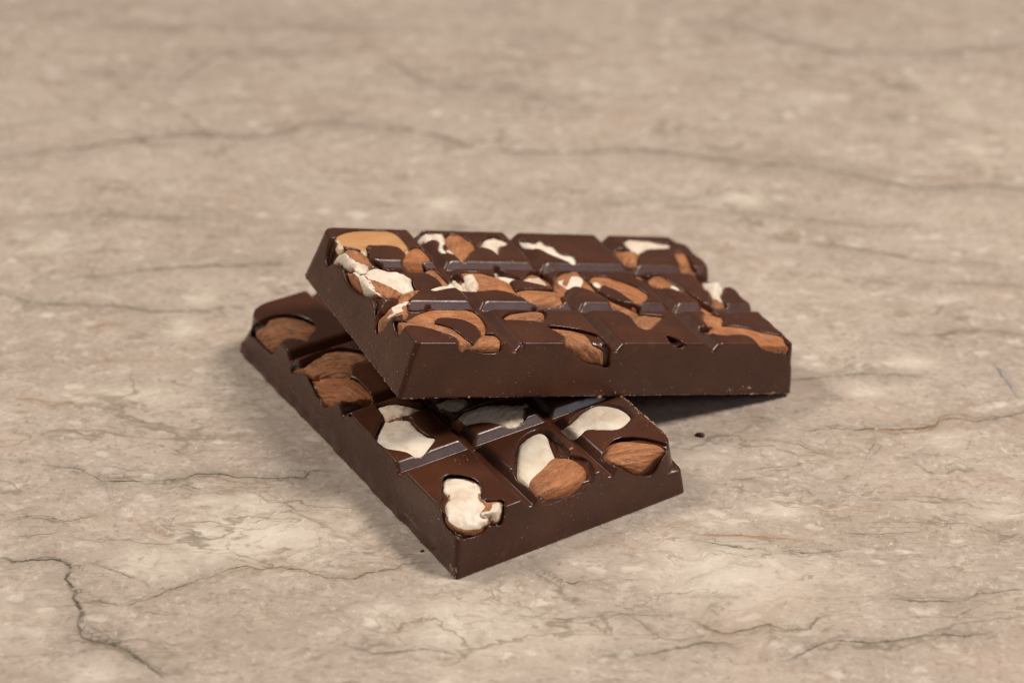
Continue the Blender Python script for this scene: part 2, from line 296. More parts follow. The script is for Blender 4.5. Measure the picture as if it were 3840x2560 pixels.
 ('low', 'almond_chunk', 'I', [(700,120),(760,80),(860,70),(960,90),(960,130),(880,190),(840,190),(790,180),(745,190),(715,150)], dict(kind='chunk')),
 ('low', 'almond_chunk', 'I', [(750,770),(755,730),(800,700),(860,700),(940,715),(1000,740),(1040,780),(1050,820),(1045,860),(1070,900),(1110,930),(1125,960),(1120,1040),(1110,1070),(1070,1100),(1040,1140),(980,1155),(900,1140),(830,1110),(785,1065),(780,1000),(775,930),(800,880),(790,850),(760,820)],
   dict(kind='chunk', rec=.25, tone=-.15, skin=[[(770,1062),(830,1078),(900,1108),(980,1118),(1045,1118),(1080,1170),(800,1180),(760,1100)]], cav=[(742,770),(748,722),(800,688),(860,688),(940,700),(1005,728),(1048,772),(1060,850),(1090,888),(1150,892),(1210,885),(1235,905),(1230,1000),(1200,1080),(1110,1090),(1050,1150),(950,1185),(900,1195),(850,1165),(800,1115),(765,1050),(735,950),(715,890),(735,850)], label='white almond chunk nearest the front corner')),
 ('low', 'almond_chip', 'I', [(1085,990),(1110,960),(1130,910),(1170,895),(1210,895),(1225,920),(1220,980),(1200,1060),(1170,1075),(1140,1060),(1125,1020)], dict(kind='chunk', lift=.5, label='small white almond chip beside the front chunk')),
 ('low', 'almond_chunk', 'J', [(120,660),(150,600),(220,530),(300,485),(370,475),(430,500),(450,560),(480,640),(510,710),(515,740),(470,800),(420,860),(370,920),(310,980),(250,1030),(235,1035),(180,1010),(130,960),(115,880),(115,760)], dict(kind='cream', green=.15, rec=.3, cav=[(75,860),(110,640),(200,520),(330,455),(450,470),(520,560),(560,680),(700,725),(860,760),(925,860),(930,930),(880,985),(840,1040),(730,1130),(640,1180),(540,1200),(430,1212),(310,1140),(230,1060),(120,980)], label='pale cream nut half tucked behind the round almond')),
 ('low', 'almond', 'J', [(245,1010),(280,950),(340,890),(390,840),(420,790),(460,750),(520,738),(600,745),(690,760),(760,800),(830,850),(880,900),(885,950),(860,1010),(800,1080),(730,1140),(640,1190),(540,1210),(430,1222),(360,1200),(310,1140),(290,1080)], dict(lift=1.2, fall=1.0, tone=.15, nocav=1, label='round rust brown almond in the front middle')),
 ('low', 'almond_chunk', 'J', [(595,470),(640,410),(720,330),(800,260),(900,205),(1000,180),(1100,190),(1200,215),(1280,250),(1340,310),(1300,370),(1230,430),(1150,455),(1000,455),(860,455),(800,500),(740,550),(680,550),(630,510)], dict(kind='flesh', rec=.12, tone=-.3, label='smooth greyish white almond half near the right edge')),
 ('low', 'almond', 'J', [(1075,720),(1080,660),(1120,610),(1200,575),(1320,570),(1450,590),(1600,610),(1710,650),(1700,690),(1600,770),(1530,840),(1470,900),(1390,935),(1330,910),(1270,860),(1200,830),(1110,795),(1075,770)], dict(rec=.4, tone=-.05, e='z', cav=[(1030,760),(1100,620),(1200,550),(1350,535),(1550,560),(1720,608),(1765,625),(1700,720),(1640,800),(1590,890),(1530,945),(1430,950),(1350,930),(1200,850),(1100,800)], label='pointed almond at the right front corner')),
]
# holes without a nut
HOLES = [('top',None,[(117,46.5),(114.5,41),(114,35),(117,32),(120,35),(122,37.5),(126,38),(134,38),(134,51),(124,51),(121.5,47)],3.2),
         ('top',None,[(133,66),(126,66),(122.5,68),(121.5,72),(120,76),(134,76)],4.0),
         ('top','A',[(300,640),(340,430),(430,290),(520,390),(870,430),(890,520),(1040,640),(1150,705),(1400,680),(1430,630),(1560,660),(1700,665),(1740,700),(1700,760),(1590,780),(1540,860),(1560,960),(1600,1005),(1400,1070),(1250,1110),(1110,1120),(1050,1080),(860,1085),(700,1000),(590,860),(540,700),(470,640),(380,610)],2.3),
         ('low','J',[(450,560),(520,540),(640,640),(680,700),(600,745),(520,720),(470,640)],1.3),
('top','G',[(880,520),(920,480),(1000,470),(1110,490),(1080,565),(960,585),(900,565)],2.5),
         ('top','G',[(400,618),(480,640),(600,688),(660,740),(650,780),(580,792),(500,770),(450,710)],2.8),
         ('top','E',[(500,470),(605,490),(603,620),(572,675),(540,640),(510,560)],2.0),
         ('top','E',[(640,290),(760,300),(900,300),(1010,280),(1000,300),(860,345),(760,400),(690,460),(640,440)],1.2),
         ('top','A',[(920,1060),(1010,1050),(1080,1070),(1110,1130),(1080,1220),(1010,1380),(990,1200)],1.4),
         ('top','A',[(880,640),(915,600),(900,520),(870,440),(900,380),(950,500),(1040,620),(1150,680),(1150,715),(1060,680),(930,660),(880,700)],1.5),
         ('top','A',[(350,260),(430,250),(500,330),(520,390),(440,420),(370,480),(300,610),(290,500)],1.3)]
for c_, x_, y_, r_, dp_ in (('top:E', 857, 797, 9, .8), ('top:F', 432, 797, 17, 1.0), ('top:G', 2132, 885, 22, 1.0), ('low:J', 60, 1295 - 400, 14, .6), ('low:I', 1010, 500, 12, .5), ('low:H', 1310, 1440, 14, .8), ('top:A', 40, 640, 14, .5), ('low:I', 770, 850, 20, .5)):
    b__, cc = c_.split(':'); HOLES.append((b__, cc, [(x_ + r_ * 1.3 * math.cos(t * .7), y_ + r_ * math.sin(t * .7)) for t in range(9)], dp_))
# marble veins in photo pixels scaled to 2352 wide: (kind, width mm, strength, points)
VEINS = [
 ('k',2.2,.45,[(150,170),(300,172),(410,185),(450,160),(500,130),(575,117),(675,125),(750,120),(900,108)]),
 ('k',2.2,.4,[(880,130),(910,150),(960,185),(1050,205),(1176,212),(1240,230),(1306,240)]),
 ('k',2.2,.55,[(-40,365),(0,360),(60,358),(120,345),(200,338),(300,322),(430,312),(500,310),(570,318),(640,308),(700,288),(770,282),(850,290),(950,300),(1050,325),(1100,345)]),
 ('k',2.2,.5,[(1130,345),(1250,352),(1480,345),(1560,352),(1700,375),(1800,378),(1900,390),(2000,410),(2100,435),(2250,425),(2400,440)]),
 ('k',2.6,.45,[(1640,60),(1676,55),(1801,95),(1926,120),(2126,120),(2220,118),(2400,98)]),
 ('k',1.4,.7,[(140,640),(250,632),(330,622),(430,612),(550,608),(700,605)]),
 ('k',1.2,.6,[(-40,676),(0,678),(40,685),(90,700),(200,698),(280,705),(350,715),(475,712),(560,700)]),
 ('r',1.5,.5,[(-20,925),(0,919),(75,916),(150,926),(225,906),(250,916)]),
 ('r',1.8,.6,[(170,752),(200,757),(240,745),(285,745),(300,735)]),
 ('k',.8,.9,[(80,1064),(130,1071),(175,1076),(200,1086),(235,1104),(280,1104),(350,1104),(425,1099),(450,1089),(500,1086),(550,1094),(625,1098),(700,1096),(715,1081),(790,1084)]),
 ('k',.5,.5,[(200,1074),(260,1071),(300,1079),(350,1084)]),
 ('o',.7,.6,[(310,1144),(375,1124),(425,1114),(475,1129),(525,1124),(600,1104)]),
 ('o',.8,.7,[(-20,1203),(0,1199),(50,1184),(100,1184),(150,1196),(210,1184),(255,1179)]),
 ('r',.9,.6,[(0,1160),(40,1155),(70,1165)]),
 ('r',.7,.6,[(310,1190),(330,1215),(355,1222),(370,1236)]),
 ('k',1.3,.95,[(-20,1275),(0,1279),(30,1289),(75,1284),(115,1284),(150,1289),(170,1309),(150,1330),(175,1359),(172,1374),(190,1399),(180,1429),(185,1459),(220,1474),(270,1484),(320,1514),(360,1544),(400,1580)]),
 ('k',1.2,.6,[(170,1349),(200,1344),(220,1334),(240,1344)]),
 ('o',.9,.75,[(175,1374),(225,1379),(275,1394),(310,1384),(350,1374),(390,1354),(425,1344),(450,1329),(480,1327),(520,1309),(560,1299),(600,1309),(650,1302),(700,1309),(750,1324),(784,1327),(818,1328),(841,1316),(871,1311),(912,1303),(928,1293),(999,1288)]),
 ('r',.6,.8,[(794,1280),(811,1293),(834,1316)]),
 ('k',.6,.7,[(1217,1290),(1254,1310),(1281,1327),(1308,1340),(1338,1337),(1372,1333),(1402,1340)]),
 ('r',.5,.6,[(1281,1256),(1338,1256),(1382,1249),(1422,1246),(1456,1259),(1490,1259),(1523,1243),(1567,1229)]),
 ('r',.6,.7,[(1436,1206),(1473,1201),(1506,1211),(1567,1206),(1600,1212)]),
 ('k',1.2,.6,[(1338,1491),(1372,1505),(1422,1501),(1490,1501),(1567,1485),(1618,1474),(1688,1479),(1733,1471)]),
 ('k',1.0,.6,[(1780,880),(1818,871),(1878,866),(1938,861),(2018,859),(2118,864),(2193,879)]),
 ('k',.9,1.,[(1808,979),(1858,989),(1918,984),(1968,987),(2008,984),(2048,987),(2098,984),(2143,977),(2168,959),(2208,959),(2238,969),(2278,964),(2318,957),(2380,940)]),
 ('r',1.6,.45,[(1968,990),(2048,990),(2098,986),(2143,980),(2168,962),(2208,962),(2278,968)]),
 ('k',.5,.8,[(2008,989),(2010,1014),(1993,1044),(1985,1064)]),
 ('k',.8,.6,[(1703,939),(1733,957),(1768,959),(1790,955)]),
 ('r',.8,.85,[(1568,1214),(1608,1229),(1658,1227),(1718,1227),(1783,1237),(1828,1237),(1878,1224)]),
 ('k',.5,.6,[(1568,1216),(1608,1231),(1658,1229),(1718,1229),(1783,1239),(1828,1239)]),
 ('r',.8,.7,[(1858,1192),(1888,1172),(1943,1169),(2008,1174),(2038,1164)]),
 ('r',.9,.6,[(2143,1149),(2148,1124),(2178,1104),(2243,1102),(2308,1099),(2338,1124)]),
 ('o',.8,.65,[(1958,1199),(2018,1199),(2068,1197),(2133,1199),(2218,1199),(2268,1214),(2303,1227),(2380,1238)]),
 ('k',.9,.7,[(2018,1374),(2118,1379),(2188,1382),(2223,1377),(2248,1364),(2283,1362),(2308,1354),(2380,1354)]),
 ('o',1.4,.7,[(1568,1419),(1598,1429),(1623,1444),(1668,1454),(1718,1444),(1768,1429),(1803,1449),(1858,1444),(1878,1419),(1928,1402)]),
 ('k',1.3,.65,[(1780,1516),(1808,1514),(1848,1499),(1878,1479),(1938,1469),(2018,1476),(2068,1471),(2118,1459),(2168,1454),(2218,1459),(2300,1450)]),
 ('o',1.0,.5,[(2118,1404),(2193,1416),(2228,1404),(2270,1380)]),
 ('b',1.0,.8,[(2262,818),(2268,824),(2293,849),(2318,884),(2352,930)]),
 ('b',1.0,.6,[(2318,1254),(2348,1289)]),
 ('b',1.0,.6,[(2308,784),(2338,809)]),
 ('b',.4,.45,[(255,939),(275,964),(300,1004)]),
 ('b',.4,.55,[(230,1079),(245,1124),(262,1178)]),
 ('r',1.8,.3,[(1610,597),(1626,590),(1676,585),(1726,592),(1776,615),(1826,632),(1876,670)]),
 ('o',2.0,.3,[(1890,690),(1926,705),(2026,717),(2126,710)]),
 ('r',1.2,.4,[(80,825),(180,830),(300,828),(440,826),(520,824)]),
] + [
 ('k',.7,.6,[(180,1290),(240,1300),(300,1325),(345,1340)]),('o',.6,.6,[(0,1225),(60,1232),(130,1222),(170,1210)]),
 ('k',.9,.5,[(190,1400),(210,1440),(260,1470),(330,1480)]),('o',.6,.6,[(640,1130),(660,1160),(700,1175),(760,1180)]),
 ('r',.5,.7,[(560,1300),(600,1290),(650,1300)]),('k',.6,.6,[(1640,905),(1703,939),(1760,965),(1808,979)]),
 ('o',.6,.7,[(1680,1010),(1760,1008),(1830,1018),(1880,1040),(1940,1060)]),('r',.5,.6,[(1880,1060),(1930,1068),(1980,1072)]),
 ('k',.7,.6,[(1568,1235),(1650,1250),(1760,1262),(1850,1268),(1960,1262)]),('o',.7,.6,[(1900,1220),(1980,1228),(2060,1222),(2150,1215)]),
 ('k',.9,.6,[(1200,1300),(1290,1345),(1330,1338),(1400,1325)]),('k',1.1,.55,[(760,1475),(860,1500),(980,1492),(1100,1510)]),
 ('k',1.0,.5,[(1180,1410),(1300,1422),(1420,1408),(1560,1418)]),('k',1.8,.4,[(60,500),(200,490),(380,505),(520,498)]),
 ('k',1.8,.4,[(1500,470),(1640,480),(1800,500),(1980,520),(2150,515)]),('k',1.6,.4,[(1850,560),(1980,575),(2120,600),(2330,610)]),
 ('k',2.2,.4,[(200,60),(420,70),(640,60),(880,72)]),('o',1.6,.4,[(560,540),(700,528),(860,538),(1000,530)]),
 ('k',1.2,.5,[(2000,760),(2120,770),(2260,758),(2380,770)]),('k',1.0,.5,[(1960,640),(2100,655),(2240,650),(2380,662)])]
VEINS = [(k_, w_ * (1.75 if w_ >= 1.6 else 1.45), min(1., s_ * (1.15 if w_ >= 1.6 else 1.2)), p_) for k_, w_, s_, p_ in VEINS]
# soft pale clouds and small dark blotches: (kind, x, y, rx, ry, strength)
SPOTS = [('w',590,1235,190,55,.8),('w',560,1165,110,22,.7),('w',340,1290,110,30,.6),('w',1090,1440,180,90,.5),('w',1680,1310,170,70,.75),('w',1640,1205,70,20,.7),
 ('w',1790,1170,60,22,.7),('w',1860,1300,60,40,.3),('w',60,1420,120,70,.35),('w',240,1540,110,40,.5),('w',1500,1310,120,30,.4),('w',1130,1385,80,20,.4),
 ('w',2310,1180,60,12,.6),('w',2180,1010,60,16,.5),('w',1560,1250,60,18,.6),('w',1620,1040,70,22,.45),('w',2090,830,60,18,.6),('w',2000,900,60,14,.5),
 ('w',1010,470,40,16,.7),('w',700,1080,60,14,.4),('w',280,905,130,20,.5),('w',110,560,60,24,.5),('w',70,545,50,14,.3),('w',1720,460,60,12,.6),('w',1850,225,60,14,.6),
 ('w',2200,240,30,30,.4),('w',2240,340,30,20,.4),('w',1320,1465,60,22,.45),('w',880,1400,60,18,.5),('w',430,755,40,22,.6),('w',460,690,40,16,.5),
 ('d',142,1496,14,8,.9),('d',190,1490,12,9,.7),('d',402,1407,13,8,.9),('d',285,1455,20,12,.6),('d',485,1367,20,10,.6),('d',536,1352,10,6,.5),('d',725,1268,14,8,.7),('d',775,1250,14,8,.7),
 ('d',650,1282,14,7,.6),('d',400,670,28,8,.5),('d',60,1010,60,14,.3),('d',120,990,60,22,.35),('d',2170,1460,30,10,.4),('d',620,1290,20,8,.5),('d',595,1150,6,18,.5),
 ('o2',240,745,28,8,.6),('o2',568,1306,12,8,.8),('o2',305,1322,16,8,.6),('o2',2165,990,8,24,.6),('o2',725,1222,10,18,.6),('o2',1240,1447,12,7,.7),('o2',1714,1240,12,6,.6),
 ('o2',2310,1390,50,14,.4),('o2',885,395,50,18,.25),('o2',460,70,70,18,.2),('o2',1130,1360,20,12,.4)]
# ------------------------------------------------------------------ materials
class NT:
    def __init__(s, name):
        s.m = bpy.data.materials.new(name); s.m.use_nodes = True; s.t = s.m.node_tree
        s.b = s.t.nodes['Principled BSDF']; s.out = s.t.nodes['Material Output']
    def n(s, typ, ins=None, **props):
        nd = s.t.nodes.new(typ)
        for k, v in props.items(): setattr(nd, k, v)
        for k, v in (ins or {}).items():
            if hasattr(v, 'is_linked') or isinstance(v, bpy.types.NodeSocket): s.t.links.new(v, nd.inputs[k])
            else: nd.inputs[k].default_value = v
        return nd
    def link(s, a, b): s.t.links.new(a, b)
    def math(s, op, a, b=0., c=None, clamp=False):
        nd = s.t.nodes.new('ShaderNodeMath'); nd.operation = op; nd.use_clamp = clamp
        for i, v in enumerate([a, b] + ([c] if c is not None else [])):
            if isinstance(v, bpy.types.NodeSocket): s.t.links.new(v, nd.inputs[i])
            else: nd.inputs[i].default_value = v
        return nd.outputs[0]
    def mix(s, f, a, b, mode='MIX'):
        nd = s.t.nodes.new('ShaderNodeMix'); nd.data_type = 'RGBA'; nd.blend_type = mode
        for i, v in ((0, f), (6, a), (7, b)):
            if isinstance(v, bpy.types.NodeSocket): s.t.links.new(v, nd.inputs[i])
            else: nd.inputs[i].default_value = v if i == 0 else tuple(v) + ((1,) if len(v) == 3 else ())
        return nd.outputs[2]
    def noise(s, vec, scale, detail=3, rough=.5, dist=0., out='Fac'):
        return s.n('ShaderNodeTexNoise', {'Vector': vec, 'Scale': scale, 'Detail': detail, 'Roughness': rough, 'Distortion': dist}).outputs[out]
    def ramp(s, f, lo, hi):
        return s.n('ShaderNodeMapRange', {'Value': f, 'From Min': lo, 'From Max': hi}, interpolation_type='SMOOTHSTEP').outputs[0]
    def coord(s): return s.n('ShaderNodeTexCoord').outputs['Object']
    def attr(s, name, out='Fac'): return s.n('ShaderNodeAttribute', attribute_name=name).outputs[out]
    def scale(s, v, xyz, rot=(0, 0, 0)):
        return s.n('ShaderNodeMapping', {'Vector': v, 'Scale': xyz, 'Rotation': rot}).outputs[0]
    def bump(s, h, strength, dist, normal=None):
        ins = {'Height': h, 'Strength': strength, 'Distance': dist}
        if normal is not None: ins['Normal'] = normal
        return s.n('ShaderNodeBump', ins).outputs[0]
def srgb(r, g, b):
    f = lambda c: (c / 255 / 12.92) if c / 255 < .04045 else ((c / 255 + .055) / 1.055) ** 2.4
    return (f(r), f(g), f(b))

def chocolate():
    t = NT('dark_chocolate'); c = t.coord()
    big = t.noise(c, 60, 3, .6); fine = t.noise(c, 2500, 2, .6)
    col = t.mix(t.ramp(big, .35, .7), srgb(67, 37, 24), srgb(78, 45, 30))
    sp = t.n('ShaderNodeTexVoronoi', {'Vector': c, 'Scale': 620.}).outputs['Distance']
    m_ = t.noise(c, 45, 3, .7)
    specks = t.math('MULTIPLY', t.math('LESS_THAN', sp, .12), t.ramp(m_, .52, .68))
    col = t.mix(t.math('MULTIPLY', specks, .45), col, srgb(170, 140, 118))
    bloom = t.ramp(t.noise(t.scale(c, (1, 1, 1)), 110, 5, .7), .60, .80)
    col = t.mix(t.math('MULTIPLY', bloom, .22), col, srgb(150, 122, 104))
    t.link(col, t.b.inputs['Base Color'])
    r = t.math('ADD', t.math('MULTIPLY', t.noise(c, 220, 4, .6), .16), .20)
    t.link(r, t.b.inputs['Roughness'])
    t.b.inputs['IOR'].default_value = 1.5; t.b.inputs['Specular IOR Level'].default_value = .42
    t.b.inputs['Subsurface Weight'].default_value = .0
    n1 = t.bump(t.noise(c, 900, 3, .55), .04, .0004)
    n2 = t.bump(t.noise(c, 120, 3, .5), .10, .0015, n1)
    t.link(n2, t.b.inputs['Normal'])
    return t.m
def nutmat(name, ridge=0.):
    """attributes: nuv = position along / across the nut, flesh = 1 where the skin is gone"""
    t = NT(name); uv = t.attr('nuv', 'Vector'); c = t.coord()
    fl = t.attr('flesh'); tone = t.attr('tone'); brown = t.attr('brown'); green = t.attr('green')
    st = t.noise(t.scale(uv, (150, 850, 850)), 1, 4, .6, .8)
    st2 = t.noise(t.scale(uv, (70, 330, 330)), 1, 3, .55, 1.0)
    gr = t.noise(c, 4200, 3, .65); pat = t.noise(c, 170, 4, .6)
    s1 = t.math('ADD', t.math('MULTIPLY', st, .5), t.math('MULTIPLY', st2, .5))
    skin = t.mix(t.ramp(s1, .38, .62), srgb(94, 52, 27), srgb(176, 108, 62))
    skin = t.mix(t.math('MULTIPLY', t.ramp(pat, .35, .7), .45), skin, srgb(172, 110, 60))
    skin = t.mix(t.math('MULTIPLY', t.ramp(gr, .4, .66), .5), skin, srgb(198, 144, 104))
    dk = t.math('MULTIPLY', t.math('MAXIMUM', t.math('MULTIPLY', tone, -1.), 0), 1.6)
    skin = t.mix(dk, skin, srgb(128, 90, 58))
    skin = t.mix(t.math('MULTIPLY', t.math('MAXIMUM', tone, 0), 1.6), skin, srgb(170, 98, 50))
    dust = t.math('ADD', t.math('MULTIPLY', t.math('GREATER_THAN', t.noise(c, 1500, 2, .7), .68), .5), t.math('MULTIPLY', t.ramp(t.noise(c, 240, 4, .7), .50, .75), .35))
    skin = t.mix(dust, skin, srgb(214, 172, 138))
    ph = t.noise(t.scale(c, (1, 1, 1)), 210, 4, .6)
    f0 = t.mix(t.ramp(ph, .3, .75), srgb(230, 218, 200), srgb(216, 197, 174))
    f0 = t.mix(t.math('MULTIPLY', t.ramp(t.noise(c, 330, 3, .7), .54, .72), .4), f0, srgb(192, 152, 114))
    f0 = t.mix(t.math('MULTIPLY', brown, t.ramp(t.noise(c, 160, 3, .6), .42, .6)), f0, srgb(176, 120, 62))
    f0 = t.mix(t.math('MULTIPLY', green, .8), f0, srgb(190, 186, 150))
    rag = t.math('MULTIPLY', t.math('MULTIPLY', t.attr('rim'), t.ramp(t.noise(c, 260, 3, .6), .46, .56)), .9)
    e = t.math('ADD', t.math('SUBTRACT', fl, rag), t.math('MULTIPLY', t.math('SUBTRACT', t.noise(c, 900, 3, .6), .5), .5))
    col = t.mix(t.ramp(e, .45, .55), skin, f0)
    t.link(col, t.b.inputs['Base Color'])
    t.link(t.math('ADD', t.math('MULTIPLY', fl, -.12), .58), t.b.inputs['Roughness'])
    t.link(t.math('MULTIPLY', fl, .15), t.b.inputs['Subsurface Weight']); t.b.inputs['Subsurface Radius'].default_value = (1, .6, .35); t.b.inputs['Subsurface Scale'].default_value = .002
    t.b.inputs['Specular IOR Level'].default_value = .4
    inv = t.math('SUBTRACT', 1., t.ramp(e, .45, .55))
    h = t.math('MULTIPLY', t.math('ADD', t.math('MULTIPLY', s1, 1.), t.math('MULTIPLY', gr, .25)), inv)
    n1 = t.bump(h, .8, .0009 + .0003 * ridge)
    n2 = t.bump(t.noise(c, 420, 4, .55), .35, .0007, n1)
    t.link(n2, t.b.inputs['Normal'])
    return t.m
def caramelmat():
    t = NT('cut_almond'); c = t.coord(); e = t.attr('edge')
    st = t.noise(t.scale(t.attr('nuv', 'Vector'), (60, 500, 500)), 1, 3, .6)
    col = t.mix(t.ramp(st, .3, .7), srgb(178, 124, 78), srgb(194, 146, 100))
    col = t.mix(t.ramp(e, .3, .7), col, srgb(214, 186, 150))
    t.link(col, t.b.inputs['Base Color']); t.b.inputs['Roughness'].default_value = .5
    return t.m
def marble():
    t = NT('polished_marble'); c = t.coord()
    wob = t.noise(c, 60, 4, .6, out='Color')
    cw = t.n('ShaderNodeVectorMath', {0: c, 1: t.n('ShaderNodeVectorMath', {0: wob, 'Scale': .010}, operation='SCALE').outputs[0]}, operation='ADD').outputs[0]
    sx = t.scale(cw, (.62, 1.0, 1), (0, 0, .08))
    n1 = t.noise(sx, 26, 6, .66); n2 = t.noise(sx, 170, 5, .68, .5); n3 = t.noise(t.scale(cw, (.75, 1, 1), (0, 0, .1)), 620, 5, .72)
    base = t.mix(t.ramp(n1, .32, .7), srgb(168, 152, 138), srgb(181, 166, 151))
    base = t.mix(t.math('MULTIPLY', t.ramp(n2, .5, .72), .55), base, srgb(206, 192, 178))
    base = t.mix(t.math('MULTIPLY', t.ramp(n2, .5, .3), .45), base, srgb(148, 134, 118))
    base = t.mix(t.math('MULTIPLY', t.ramp(n3, .52, .72), .8), base, srgb(134, 116, 96))
    base = t.mix(t.math('MULTIPLY', t.ramp(n3, .46, .28), .8), base, srgb(211, 198, 184))
    pk = t.noise(sx, 30, 3, .6, .4)
    base = t.mix(t.math('MULTIPLY', t.ramp(pk, .56, .72), .3), base, srgb(182, 156, 138))
    vo = t.n('ShaderNodeTexVoronoi', {'Vector': t.scale(cw, (.55, 1, 1)), 'Scale': 150., 'Randomness': 1.}).outputs['Distance']
    foss = t.math('MULTIPLY', t.ramp(t.math('ADD', vo, t.math('MULTIPLY', n3, .25)), .42, .26), t.ramp(t.noise(sx, 40, 2, .5), .42, .56))
    base = t.mix(t.math('MULTIPLY', foss, .42), base, srgb(222, 212, 198))
    wsoft = t.math('MULTIPLY', t.attr('pale'), t.ramp(t.math('ADD', n2, t.math('MULTIPLY', n3, .3)), .38, .72))
    base = t.mix(t.math('MULTIPLY', wsoft, .8), base, srgb(220, 208, 191))
    nz = t.math('SUBTRACT', t.noise(c, 330, 5, .7), .5); nz2 = t.math('SUBTRACT', t.noise(c, 70, 4, .6), .5)
    nz3 = t.math('SUBTRACT', t.noise(c, 38, 4, .6), .5)
    gate = t.ramp(t.noise(c, 190, 5, .7), .30, .56); wn = t.ramp(t.noise(c, 90, 4, .6), .3, .75)
    gate = t.math('ADD', .25, t.math('MULTIPLY', gate, .75))
    def vein(name, colr, amt, halo):
        d = t.attr('v' + name); wd = t.attr('w' + name); s_ = t.attr('s' + name)   # distance, width, strength (mm)
        dd = t.math('ADD', d, t.math('ADD', t.math('MULTIPLY', nz, 2.6), t.math('MULTIPLY', nz2, 3.0)))
        dd0 = dd; dd = t.math('ABSOLUTE', dd)
        line = t.math('SUBTRACT', 1., t.ramp(t.math('DIVIDE', dd, t.math('MULTIPLY', wd, t.math('ADD', t.math('MULTIPLY', wn, .6), .15))), .0, .8), clamp=True)
        d2 = t.math('ABSOLUTE', t.math('ADD', dd0, t.math('MULTIPLY', nz3, 16.)))
        l2 = t.math('SUBTRACT', 1., t.ramp(t.math('DIVIDE', d2, wd), .0, .55), clamp=True)
        line = t.math('MAXIMUM', line, t.math('MULTIPLY', l2, .4))
        halo_ = t.math('SUBTRACT', 1., t.ramp(t.math('DIVIDE', dd, wd), .0, 5.), clamp=True)
        f = t.math('MULTIPLY', t.math('ADD', t.math('MULTIPLY', t.math('MULTIPLY', line, gate), amt), t.math('MULTIPLY', halo_, halo)), s_, clamp=True)
        return f, colr
    for nm, colr, amt, halo in (('k', srgb(86, 79, 66), 1., .20), ('o', srgb(106, 92, 66), .9, .18), ('r', srgb(146, 106, 68), .8, .12), ('b', srgb(92, 94, 100), .9, .15)):
        f, cc = vein(nm, colr, amt, halo); base = t.mix(f, base, cc)
    # fine unplanned veins
    vx = t.scale(cw, (.34, 1.0, 1), (0, 0, -.06))
    for sc_, th, am, cc in ((17, .008, .6, srgb(112, 100, 78)), (29, .009, .35, srgb(142, 116, 86)), (41, .010, .5, srgb(112, 102, 86)), (60, .014, .3, srgb(120, 106, 86))):
        nn = t.noise(vx, sc_, 5, .56, .5)
        ln = t.math('SUBTRACT', 1., t.ramp(t.math('ABSOLUTE', t.math('SUBTRACT', nn, .5)), 0., th), clamp=True)
        base = t.mix(t.math('MULTIPLY', t.math('MULTIPLY', ln, am), t.ramp(t.noise(c, sc_ * 1.5, 3, .6), .42, .60)), base, cc)
    spots = t.math('MULTIPLY', t.attr('dark'), t.ramp(t.noise(c, 300, 4, .7), .46, .62))
    base = t.mix(t.math('MULTIPLY', spots, .75), base, srgb(104, 98, 92))
    base = t.mix(t.math('MULTIPLY', t.math('MULTIPLY', t.attr('ochre'), .6), t.ramp(t.noise(c, 300, 4, .7), .46, .62)), base, srgb(176, 142, 100))
    pit = t.math('GREATER_THAN', t.noise(c, 800, 2, .5), .735)
    base = t.mix(t.math('MULTIPLY', pit, .6), base, srgb(130, 112, 88))
    t.link(base, t.b.inputs['Base Color'])
    t.link(t.math('ADD', .27, t.math('MULTIPLY', n2, .14)), t.b.inputs['Roughness'])
    t.b.inputs['Specular IOR Level'].default_value = .35
    t.link(t.bump(n3, .05, .0003), t.b.inputs['Normal'])
    return t.m
def plain(name, col, rough):
    t = NT(name); c = t.coord()
    t.link(t.mix(t.noise(c, 1500, 3, .6), [v * .8 for v in col], [min(1, v * 1.2) for v in col]), t.b.inputs['Base Color']); t.b.inputs['Roughness'].default_value = rough
    return t.m
CHOC, MARB, CARA = chocolate(), marble(), caramelmat()
NUTM, NUTR = nutmat('almond_skin'), nutmat('ridged_almond_skin', 1.)
